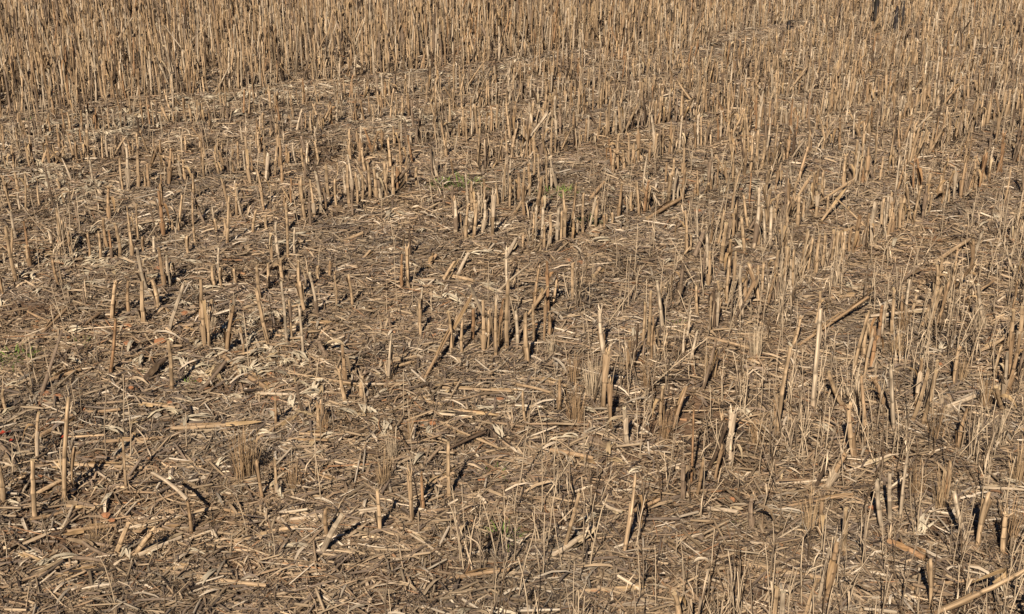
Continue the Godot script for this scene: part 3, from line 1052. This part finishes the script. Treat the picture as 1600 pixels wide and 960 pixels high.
func spread_litter() -> void:
	var o := mass("straw_litter", "chopped straw and leaf litter covering the soil between the stalks")
	var kinds := 12
	var where := []
	var colors := []
	for k in kinds:
		where.append([])
		colors.append([])
	var f := 3.0
	while f < 22.5:
		var half := 0.333 * f + 1.7
		var n := int(half * 2.0 * 0.1 * 44.0)
		for i in n:
			var x := rf(-half, half)
			var ff := f + rf(0.0, 0.1)
			if rng.randf() > 0.75 + 0.9 * patch.get_noise_2d(x * 2.2 + 5.0, ff * 2.2):
				continue
			var e := 0.12
			var up := Vector3(-(height(x + e, ff) - height(x - e, ff)) / (2 * e), 1.0, (height(x, ff + e) - height(x, ff - e)) / (2 * e)).normalized()
			var b := Basis(Quaternion(Vector3.UP, up)) * Basis(Vector3.UP, rf(0, TAU)) * Basis.from_scale(Vector3.ONE * rf(0.8, 1.15))
			var k := rng.randi() % kinds
			where[k].append(Transform3D(b, spot(x, ff, rf(-0.006, 0.014))))
			var tone := 0.86 + 0.28 * patch.get_noise_2d(x * 1.3 + 40.0, ff * 1.3) + rf(-0.14, 0.14)
			var warm := 0.06 * patch.get_noise_2d(x + 90.0, ff) 
			if ff > 10.0 and x > -1.0 and is_bare(x, ff):
				tone *= 0.85
			colors[k].append(Color(tone * (1.0 + warm), tone, tone * (1.0 - warm * 1.4)))
		f += 0.1
	for q in lanes:
		var k := rng.randi() % kinds
		where[k].append(Transform3D(Basis(Vector3.UP, rf(0, TAU)) * Basis.from_scale(Vector3(1, 0.7, 1) * rf(0.45, 0.75)), spot(q.x, q.y, rf(0.006, 0.02))))
		colors[k].append(Color(1.0, 1.0, 1.03) * rf(0.95, 1.35))
	for k in kinds:
		scatter("straw_pieces", litter_shape(250, 0.30, 0.045 + 0.008 * k).mesh(), mat.litter, where[k], colors[k], o)
	# clods of soil that show between the straw
	var clod_at := []
	var clod_hue := []
	for i in 5000:
		var ff := rf(4.0, 15.0)
		var x := rf(-1, 1) * (0.333 * ff + 1.0)
		var r := rf(0.006, 0.02)
		clod_at.append(Transform3D(Basis(Vector3.UP, rf(0, TAU)) * Basis.from_scale(Vector3(r, r * rf(0.8, 1.4), r)), spot(x, ff, 0.008)))
		clod_hue.append(Color.WHITE * rf(0.6, 1.3))
	scatter("soil_clods", stone_shape(0.7, Color(0.17, 0.12, 0.08)).mesh(), mat.stone, clod_at, clod_hue, o)
	# bits packed round the foot of every stalk
	var heap_at := []
	var heap_hue := []
	for q in rooted:
		if rng.randf() < 0.8:
			heap_at.append(Transform3D(Basis(Vector3.UP, rf(0, TAU)) * Basis.from_scale(Vector3(1, rf(0.8, 1.6), 1)), spot(q.x, q.y, 0.004)))
			heap_hue.append(Color.WHITE * rf(0.6, 1.05))
	scatter("straw_pieces", litter_shape(16, 0.075, 0.3).mesh(), mat.litter, heap_at, heap_hue, o)
	# pale husk chaff: thick along the edge of the tall block and in the left half
	var pale := []
	var tint := []
	for k in 5:
		pale.append([])
		tint.append([])
	for i in 6000:
		var ff := rf(4.2, 20.0)
		var x := rf(-1, 1) * (0.333 * ff + 1.2)
		var edge := ff - (13.45 + 0.531 * x)
		var odds := 0.05
		if x < 0.4:
			odds += 0.9 * exp(-edge * edge / 0.05)
		if x < 0.0 and ff < 12.5:
			odds += 0.30 * smoothstep(0.0, 0.35, patch.get_noise_2d(x * 0.9, ff * 0.9 + 7.0))
		if rng.randf() < odds:
			var k := rng.randi() % 5
			pale[k].append(Transform3D(Basis(Vector3.UP, rf(0, TAU)) * Basis.from_scale(Vector3.ONE * rf(0.45, 1.0)), spot(x, ff, rf(0.004, 0.02))))
			tint[k].append(Color(1.0, 1.02, 1.08) * rf(0.7, 1.3))
	for run in [[[-20, 228], [60, 213], [120, 216], [172, 205], [205, 184], [262, 178], [335, 163], [420, 157], [540, 143], [625, 133]], [[590, 197], [680, 190], [770, 184]], [[0, 262], [70, 272], [120, 300], [180, 296]], [[30, 408], [130, 402], [185, 432]], [[390, 500], [380, 545], [460, 582]], [[310, 590], [345, 584]], [[1000, 300], [1100, 296], [1160, 288]]]:
		for i in run.size() - 1:
			var a := seen(run[i][0], run[i][1])
			var b := seen(run[i + 1][0], run[i + 1][1])
			for j in int(a.distance_to(b) * 170.0):
				var p := a.lerp(b, rng.randf()) + Vector3(rng.randfn(0.0, 0.16), 0, rng.randfn(0.0, 0.22))
				var k := rng.randi() % 5
				pale[k].append(Transform3D(Basis(Vector3.UP, rf(0, TAU)) * Basis.from_scale(Vector3.ONE * rf(0.25, 0.8)), spot(p.x, -p.z, rf(0.0, 0.022))))
				tint[k].append(Color(1.0, 1.01, 1.06) * rf(0.65, 1.25))
	var h := mass("husk_chaff", "pale torn husk chaff strewn over the straw, thickest along the tall block")
	for k in 5:
		scatter("husk_pieces", husk_shape().mesh(), mat.litter, pale[k], tint[k], h)


func weed_density(x: float, f: float) -> float:
	var d := 14.0
	if f < 8.6:
		d = lerpf(16.0, 120.0, smoothstep(-0.5, 1.0, x - (f - 6.0) * 0.25))
		d *= 0.3 + 1.4 * smoothstep(-0.35, 0.45, patch.get_noise_2d(x * 1.1 + 13.0, f * 1.1))
	elif x > -0.3:
		d = 30.0
	elif f > 12.5:
		d = 30.0
	elif f > 10.0:
		d = 22.0
	return d * (0.3 if is_bare(x, f) else 1.0)

func grow_weeds() -> void:
	var meshes := []
	for k in 8:
		meshes.append(weed_shape(k).mesh())
	var spots := []
	for i in 48000:
		var f := rf(3.6, 21.0)
		var x := rf(-1, 1) * 8.2
		if not in_frame(x, f, 1.0):
			continue
		if rng.randf() * 168.0 < weed_density(x, f):
			if f < 9.0 and rng.randf() < 0.45:
				continue
			spots.append(Vector2(x, f))
			if f < 9.0 and rng.randf() < 0.05:
				for j in rng.randi_range(4, 9):
					spots.append(Vector2(x + rng.randfn(0.0, 0.035), f + rng.randfn(0.0, 0.035)))
	spots.sort_custom(func(a, b): return a.y < b.y)
	var where := []
	var colors := []
	for k in 8:
		where.append([])
		colors.append([])
	var made := 0
	var tints := [Color(1, 1, 1), Color(0.55, 0.54, 0.55), Color(0.26, 0.23, 0.21)]
	for q in spots:
		var b := spot(q.x, q.y)
		var h := rf(0.14, 0.36) * (1.0 if q.y < 9.0 else 0.85)
		var lean := 0.075 if rng.randf() < 0.86 else 0.4
		var top := b + Vector3(rng.randfn(0.0, lean) * h, h, rng.randfn(0.0, lean) * h)
		var thick := rf(0.7, 1.35)
		var k := rng.randi() % 8
		var tone: int = pick([0, 1, 2], [0.66, 0.22, 0.12])
		if made < 290 and q.y > 4.72 and in_frame(q.x, q.y, -0.1) and rng.randf() < 0.7:
			made += 1
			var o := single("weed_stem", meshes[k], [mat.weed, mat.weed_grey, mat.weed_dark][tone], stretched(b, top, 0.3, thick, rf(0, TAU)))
			later(o, "weed stem", ["straw-coloured", "grey", "dark"][tone] + (" branched" if k in [2, 3, 4, 6] else " thin") + (" leaning" if absf(top.x - b.x) > 0.2 * h else " upright") + " weed stem", "dry weed stems among the stalks")
		else:
			where[k].append(stretched(b, top, 0.3, thick, rf(0, TAU)))
			colors[k].append(tints[tone] * rf(0.8, 1.1))
	# torn leaf blades that stand or hang among the stalks
	var shreds := []
	var stand_at := []
	var hue_of := []
	for k in 5:
		var s := Shape.new()
		for j in 3:
			var a := rf(0, TAU)
			var o := Vector3(cos(a), 0, sin(a))
			var ac := o.cross(Vector3.UP)
			var b := o * rf(0.0, 0.02)
			var hgt := rf(0.10, 0.26)
			var out := o.rotated(Vector3.UP, rf(-1.0, 1.0)) * rf(0.01, 0.07)
			var hue := Color(0.50, 0.37, 0.235) * rf(0.6, 1.2)
			var wd := rf(0.004, 0.010)
			s.ribbon([b, b + Vector3(0, hgt * 0.45, 0) + out * 0.3, b + Vector3(0, hgt * 0.85, 0) + out * 0.7, b + Vector3(0, hgt * rf(0.7, 1.0), 0) + out * 1.4], [ac, ac.rotated(Vector3.UP, rf(-0.6, 0.6)), ac, ac.rotated(Vector3.UP, rf(-0.8, 0.8))], [wd * 0.7, wd, wd * 0.8, wd * 0.2], [hue * 0.8, hue, hue * 1.05, hue * 0.9], 0.2)
		shreds.append(s.mesh())
		stand_at.append([])
		hue_of.append([])
	for q in rooted:
		var x: float = q.x + rng.randfn(0.0, 0.04)
		var f: float = q.y + rng.randfn(0.0, 0.04)
		if rng.randf() < (0.6 if f > 10.0 else 0.45):
			var k := rng.randi() % 5
			stand_at[k].append(Transform3D(Basis(Vector3.UP, rf(0, TAU)) * Basis.from_scale(Vector3(1, rf(0.5, 1.0) * tallness(x, f) / 0.24, 1)), spot(x, f)))
			hue_of[k].append(Color.WHITE * rf(0.55, 1.1))
	var sh := mass("leaf_shreds", "torn dry leaf blades standing and hanging among the cut stalks")
	for k in 5:
		scatter("leaf_blades", shreds[k], mat.litter, stand_at[k], hue_of[k], sh)
	var w := mass("dry_weeds", "thin dry weed stems growing all over the stubble")
	for k in 8:
		scatter("weed_stems", meshes[k], mat.weed, where[k], colors[k], w)


func small_things() -> void:
	# clumps of dead grass
	var clumps := []
	for k in 4:
		clumps.append(clump_shape(54, 0.075, 0.30, Color(0.60, 0.465, 0.31), 0.0028, 0.5).mesh())
	var at := [[378, 752, 1.1], [392, 745, 0.9], [598, 762, 0.8], [460, 770, 0.7], [900, 660, 1.0], [925, 622, 1.0], [895, 600, 0.8], [612, 720, 0.7], [1180, 560, 0.8], [1110, 590, 0.9], [1400, 560, 0.9], [1412, 520, 0.8], [1340, 640, 0.8], [1460, 690, 0.9], [1530, 520, 0.9], [1560, 700, 0.9], [1470, 800, 0.9], [1575, 845, 1.0], [1430, 780, 0.8], [1265, 830, 0.8], [1040, 690, 0.8], [1180, 700, 0.8], [780, 545, 0.7], [765, 530, 0.7], [330, 520, 0.7], [1500, 600, 0.8], [1540, 640, 0.9], [860, 560, 0.7], [1010, 610, 0.7], [640, 690, 0.6], [505, 680, 0.6], [150, 850, 0.6], [1590, 760, 1.0]]
	for c in at:
		var p := seen(c[0], c[1])
		var o := single("dry_grass_clump", clumps[rng.randi() % 4], leaf_mats[rng.randi() % 3], Transform3D(Basis(Vector3.UP, rf(0, TAU)) * Basis.from_scale(Vector3(1.0, rf(0.85, 1.15), 1.0) * float(c[2])), p))
		later(o, "grass clump", ("big " if c[2] > 0.95 else "small ") + "clump of dead upright grass", "clumps of dead grass")
	# living green tufts
	var greens := []
	for k in 3:
		greens.append(clump_shape(34, 0.11, 0.07, Color(0.16, 0.23, 0.045), 0.005, 0.9).mesh())
	for c in [[862, 309, 1.6], [885, 306, 1.2], [920, 352, 1.0], [690, 296, 1.5], [725, 292, 1.6], [45, 194, 0.9], [20, 566, 1.2], [38, 562, 1.0], [124, 540, 0.9], [1053, 518, 1.0], [785, 845, 1.0], [770, 745, 0.8], [1415, 268, 0.8], [215, 590, 0.6], [290, 606, 0.8], [1430, 214, 0.8], [1155, 823, 0.5], [600, 330, 0.7], [335, 264, 0.7]]:
		var o := single("green_tuft", greens[rng.randi() % 3], mat.green, Transform3D(Basis(Vector3.UP, rf(0, TAU)) * Basis.from_scale(Vector3.ONE * float(c[2])), seen(c[0], c[1])))
		later(o, "grass tuft", ("wide " if c[2] > 0.95 else "small ") + "tuft of short green grass", "green tufts in the stubble")
	# broken clay
	var shards := []
	for k in 6:
		shards.append(stone_shape(0.55, Color(0.40, 0.175, 0.075)).mesh())
	for c in [[250, 424, 14, 5], [198, 516, 12, 5], [20, 550, 12, 5], [70, 622, 14, 7], [90, 628, 12, 8], [68, 637, 13, 6], [205, 612, 6, 6], [265, 636, 7, 4], [288, 495, 8, 5], [250, 540, 12, 4], [200, 542, 10, 4], [85, 668, 18, 8], [60, 752, 9, 4], [165, 812, 10, 6], [175, 820, 7, 4], [612, 504, 7, 4], [680, 530, 7, 3], [780, 630, 13, 4], [675, 668, 8, 8], [660, 672, 6, 5], [752, 757, 8, 5], [782, 752, 7, 4], [892, 413, 12, 5], [905, 416, 8, 4], [1144, 788, 8, 6], [1044, 680, 7, 7], [1469, 578, 7, 12], [1362, 800, 10, 7], [1496, 748, 5, 5], [1500, 445, 6, 5], [115, 205, 9, 5], [108, 216, 6, 4], [50, 238, 7, 4], [10, 250, 6, 4], [150, 160, 6, 3], [1090, 335, 9, 4], [1230, 300, 8, 4], [430, 630, 12, 5], [490, 616, 9, 4], [420, 588, 8, 5], [312, 600, 7, 5], [130, 645, 9, 5], [465, 818, 5, 4], [470, 838, 7, 4], [1215, 648, 6, 5], [360, 478, 6, 5], [90, 380, 7, 4], [12, 390, 7, 4], [1160, 300, 6, 3], [600, 570, 6, 4]]:
		var p := seen(c[0], c[1])
		var m := FOCAL / depth_of(p)
		var o := single("clay_shard", shards[rng.randi() % 6], mat.stone, Transform3D(Basis(Vector3.UP, rf(-0.5, 0.5)) * Basis(Vector3.RIGHT, rf(-0.2, 0.5)) * Basis.from_scale(Vector3(c[2] / m * 0.6, c[3] / m * 1.1, c[2] / m * 0.7)), p + Vector3(0, 0.022, 0)))
		if c[0] == 250 and c[1] == 424:
			tag(o, "bright orange clay shard lying flat near short stubs", "clay shard", "broken orange clay in the field")
		else:
			later(o, "clay shard", ("large" if c[2] > 9 else "small") + " orange-brown clay shard", "broken orange clay in the field")
	# pale stones and clods
	var stones := []
	for k in 5:
		stones.append(stone_shape(0.6, Color(0.44, 0.36, 0.26)).mesh())
	for c in [[155, 523, 12, 5], [125, 681, 9, 6], [402, 540, 9, 6], [448, 526, 8, 6], [400, 502, 8, 7], [415, 528, 9, 5], [392, 538, 9, 4], [60, 416, 10, 6], [118, 402, 12, 6], [180, 434, 12, 6], [255, 436, 10, 6], [12, 260, 10, 6], [48, 212, 9, 5], [80, 214, 9, 5], [112, 222, 8, 5], [300, 580, 8, 6], [330, 590, 7, 6], [1012, 668, 6, 5], [1010, 755, 7, 6], [40, 712, 8, 5], [245, 655, 16, 6], [440, 330, 6, 4], [390, 285, 6, 4], [620, 345, 8, 4], [1298, 268, 6, 4], [1095, 285, 6, 5], [1500, 180, 5, 4]]:
		var p := seen(c[0], c[1])
		var m := FOCAL / depth_of(p)
		var o := single("pale_stone", stones[rng.randi() % 5], mat.stone, Transform3D(Basis(Vector3.UP, rf(0, TAU)) * Basis.from_scale(Vector3(c[2] / m * 0.5, c[3] / m * 0.8, c[2] / m * 0.5)), p + Vector3(0, 0.02, 0)))
		later(o, "stone", ("large" if c[2] > 9 else "small") + " pale dusty stone", "pale stones in the straw")
	# husks big enough to tell apart
	var husks := []
	for k in 7:
		husks.append(husk_shape().mesh())
	for c in [[948, 712, 1.1], [964, 726, 0.8], [1135, 728, 1.0], [1012, 757, 0.5], [310, 582, 1.1], [330, 590, 0.9], [345, 596, 0.9], [240, 655, 0.9], [270, 652, 0.7], [210, 668, 0.8], [425, 565, 0.9], [445, 572, 0.8], [380, 585, 0.9], [410, 590, 0.8], [120, 400, 0.9], [80, 405, 0.8], [60, 395, 0.8], [180, 435, 0.8], [250, 440, 0.9], [120, 215, 0.9], [75, 215, 0.8], [140, 222, 0.8], [60, 262, 0.9], [12, 262, 1.0], [30, 258, 0.8], [70, 285, 0.9], [200, 180, 0.9], [215, 186, 0.9], [330, 165, 0.9], [310, 170, 0.8], [630, 340, 0.8], [735, 376, 0.6], [560, 140, 0.8], [545, 150, 0.8], [660, 190, 0.9], [690, 195, 0.8], [1220, 752, 0.8], [20, 610, 0.8], [85, 598, 0.7], [300, 540, 0.7], [1370, 790, 0.6], [1410, 795, 0.7], [1300, 270, 0.6], [1135, 290, 0.6], [505, 615, 0.8], [700, 620, 0.7], [820, 500, 0.6], [10, 650, 0.8], [560, 655, 0.9], [590, 670, 0.8], [470, 656, 0.9], [490, 700, 0.8], [460, 600, 0.9], [480, 610, 0.8], [150, 770, 0.7], [345, 785, 0.8]]:
		var o := single("husk", husks[rng.randi() % 7], leaf_mats[0 if rng.randf() < 0.6 else 1], Transform3D(Basis(Vector3.UP, rf(0, TAU)) * Basis.from_scale(Vector3.ONE * float(c[2]) * 0.85), seen(c[0], c[1]) + Vector3(0, 0.02, 0)))
		if c[0] == 948:
			tag(o, "big cream husk curled over the straw under dry grass", "husk", "pale husks on the straw")
		else:
			later(o, "husk", ("large" if c[2] > 0.85 else "small") + " pale crumpled husk", "pale husks on the straw")
	# slices of stalk that show their hollow ends
	for c in [[73, 711], [1281, 707], [120, 640]]:
		var s := Shape.new()
		var hue := Color(0.60, 0.44, 0.28)
		s.tube([Vector3(0, 0, 0), Vector3(0, 0, 0.02), Vector3(0, 0.001, 0.0215), Vector3(0, 0.001, 0.02), Vector3(0, 0, 0.002)], [0.009, 0.0092, 0.0075, 0.0055, 0.005], [hue, hue, hue * 1.1, hue * 0.5, hue * 0.2], 12)
		var o := single("stalk_slice", s.mesh(), stem_mats[0], Transform3D(Basis(Vector3.RIGHT, -0.4), seen(c[0], c[1]) + Vector3(0, 0.03, 0)))
		later(o, "stalk slice", "hollow round slice of stalk", "slices of hollow stalk")
	# litter left by people
	var scrap := Shape.new()
	var blue := Color(0.13, 0.33, 0.50)
	scrap.ribbon([Vector3(-0.019, 0, 0), Vector3(-0.006, 0.006, 0.002), Vector3(0.008, 0.003, 0), Vector3(0.02, 0.007, -0.003)], [Vector3(0, 0.5, 0.87), Vector3(0, 0.6, 0.8), Vector3(0.1, 0.5, 0.85), Vector3(0, 0.7, 0.7)], [0.017, 0.02, 0.016, 0.018], [blue, blue * 1.2, blue * 0.7, blue * 1.1], 0.12)
	var bs := single("plastic_scrap", scrap.mesh(), mat.plastic, Transform3D(Basis(), seen(158, 803) + Vector3(0, 0.035, 0)))
	tag(bs, "small torn scrap of light blue plastic lying in the straw", "plastic scrap")
	for c in [[10, 694, 1.0], [22, 705, 0.7], [103, 699, 0.7]]:
		var rag := Shape.new()
		var red := Color(0.50, 0.07, 0.04)
		rag.ribbon([Vector3(-0.02, 0, 0.012), Vector3(-0.005, 0.012, 0.003), Vector3(0.01, 0.008, -0.006), Vector3(0.024, 0.014, -0.014)], [Vector3(0.2, 0.5, 0.8), Vector3(0, 0.8, 0.5), Vector3(0.1, 0.4, 0.9), Vector3(0, 0.7, 0.7)], [0.02, 0.026, 0.018, 0.01], [red, red * 1.2, red * 0.7, red], 0.2)
		var o := single("rag_scrap", rag.mesh(), mat.plastic, Transform3D(Basis(Vector3.UP, rf(-0.4, 0.4)) * Basis.from_scale(Vector3.ONE * float(c[2])), seen(c[0], c[1]) + Vector3(0, 0.05, 0)))
		later(o, "rag scrap", ("larger" if c[2] > 0.9 else "small") + " torn scrap of bright red rag", "red rag scraps")
	# black rotten stems along the far edge
	for c in [[1367, 42, 58, 9], [1314, 36, 32, 6], [1398, 54, 46, 8], [1409, 44, 44, 5], [1232, 50, 20, 7], [1345, 28, 18, 4], [1437, 38, 18, 4], [72, 40, 36, 4], [194, 22, 30, 4], [152, 30, 36, 3], [307, 44, 30, 4], [1145, 20, 20, 3], [40, 75, 26, 6], [1552, 44, 24, 4]]:
		var p := seen(c[0], c[1])
		var m := FOCAL / depth_of(p)
		var s := Shape.new()
		var h: float = c[2] / m
		var r: float = c[3] / m * 0.5
		var soot := Color(0.035, 0.03, 0.028)
		var path := []
		var rad := []
		var cols := []
		for k in 6:
			var q := k / 5.0
			path.append(Vector3(rf(-0.1, 0.1) * r, h * q - 0.01, rf(-0.1, 0.1) * r))
			rad.append(r * [0.45, 0.8, 1.0, 0.85, 0.7, 0.4][k] * rf(0.85, 1.1))
			cols.append(soot * rf(0.7, 1.5))
		s.tube(path, rad, cols, 7, [1.0, 0.7, 1.4, 0.9, 0.6, 1.2, 1.0])
		for k in 5:
			var a := rf(0, TAU)
			var o2 := Vector3(cos(a), 0, sin(a))
			var b := Vector3(0, h * rf(0.5, 0.95), 0) + o2 * r * 0.8
			var ac := o2.cross(Vector3.UP)
			s.ribbon([b, b + o2 * r * 0.9 + Vector3(0, -h * 0.1, 0), b + o2 * r * 1.1 + Vector3(0, -h * 0.4, 0)], [ac, ac, ac], [r * 0.8, r * 0.7, r * 0.1], [soot * 1.4, soot, soot * 1.6], 0.15)
		var o := single("rotten_stem", s.mesh(), mat.weed, Transform3D(Basis(), p))
		if c[0] == 1367:
			tag(o, "widest black rotten stem standing at the far edge", "rotten stem", "black rotten stems")
		else:
			later(o, "rotten stem", ("slim" if c[3] < 5 else "broad") + " black rotten stem", "black rotten stems")


# ---------------------------------------------------------------- labels: every thing is told apart by its look and by the landmark it stands nearest to
func write_labels() -> void:
	var marks := [["the blue plastic scrap", 158, 803], ["the snapped folded stalk", 299, 838], ["the long pale lying stalk", 525, 808], ["the tall long-shadowed stalk", 100, 786], ["the larger red rag scrap", 10, 694], ["the white-topped tall stalk", 1270, 642], ["the split fat stalk", 1135, 716], ["the thick reddish lying stalk", 1410, 858], ["the lone dark-shadowed stalk", 702, 784], ["the big cream husk", 948, 712], ["the long dark leaning stalk", 680, 570], ["the bright orange shard", 250, 424], ["the tent of three stalks", 1436, 664], ["the frayed forked stalk", 712, 366], ["the tallest lone stalk", 25, 441], ["the short upright run", 885, 380], ["the rust-brown stalk", 1338, 391], ["the widest black stem", 1367, 42], ["the thin white lying stalk", 1185, 849], ["the thick dark lying stalk", 246, 580]]
	var ranks := ["nearest", "second", "third", "fourth", "fifth", "sixth", "seventh", "eighth", "ninth", "tenth", "eleventh", "twelfth", "thirteenth", "fourteenth", "fifteenth", "sixteenth", "seventeenth", "eighteenth", "nineteenth", "twentieth", "twenty-first", "twenty-second", "twenty-third", "twenty-fourth", "twenty-fifth", "twenty-sixth", "twenty-seventh", "twenty-eighth", "twenty-ninth", "thirtieth", "thirty-first", "thirty-second", "thirty-third", "thirty-fourth", "thirty-fifth", "thirty-sixth", "thirty-seventh", "thirty-eighth", "thirty-ninth", "fortieth"]
	var groups := {}
	for d in described:
		var best := 1e9
		for m in marks:
			var q := seen(m[1], m[2])
			var v: Vector3 = d.p - q
			var dist := Vector2(v.x, v.z).length()
			if dist < best:
				best = dist
				d.mark = m[0]
				d.dist = dist
				d.side = ("to the left of" if v.x < 0.0 else "to the right of") if absf(v.x) > absf(v.z) else ("behind" if v.z < 0.0 else "in front of")
		var key: String = d.looks + d.mark + d.side
		if not groups.has(key):
			groups[key] = []
		groups[key].append(d)
	for key in groups:
		var list: Array = groups[key]
		list.sort_custom(func(a, b): return a.dist < b.dist)
		for i in list.size():
			var d = list[i]
			var rank: String = ranks[mini(i, ranks.size() - 1)] + " " if list.size() > 1 else ""
			d.o.set_meta("label", "%s, %s%s %s" % [d.looks, rank, d.side, d.mark])
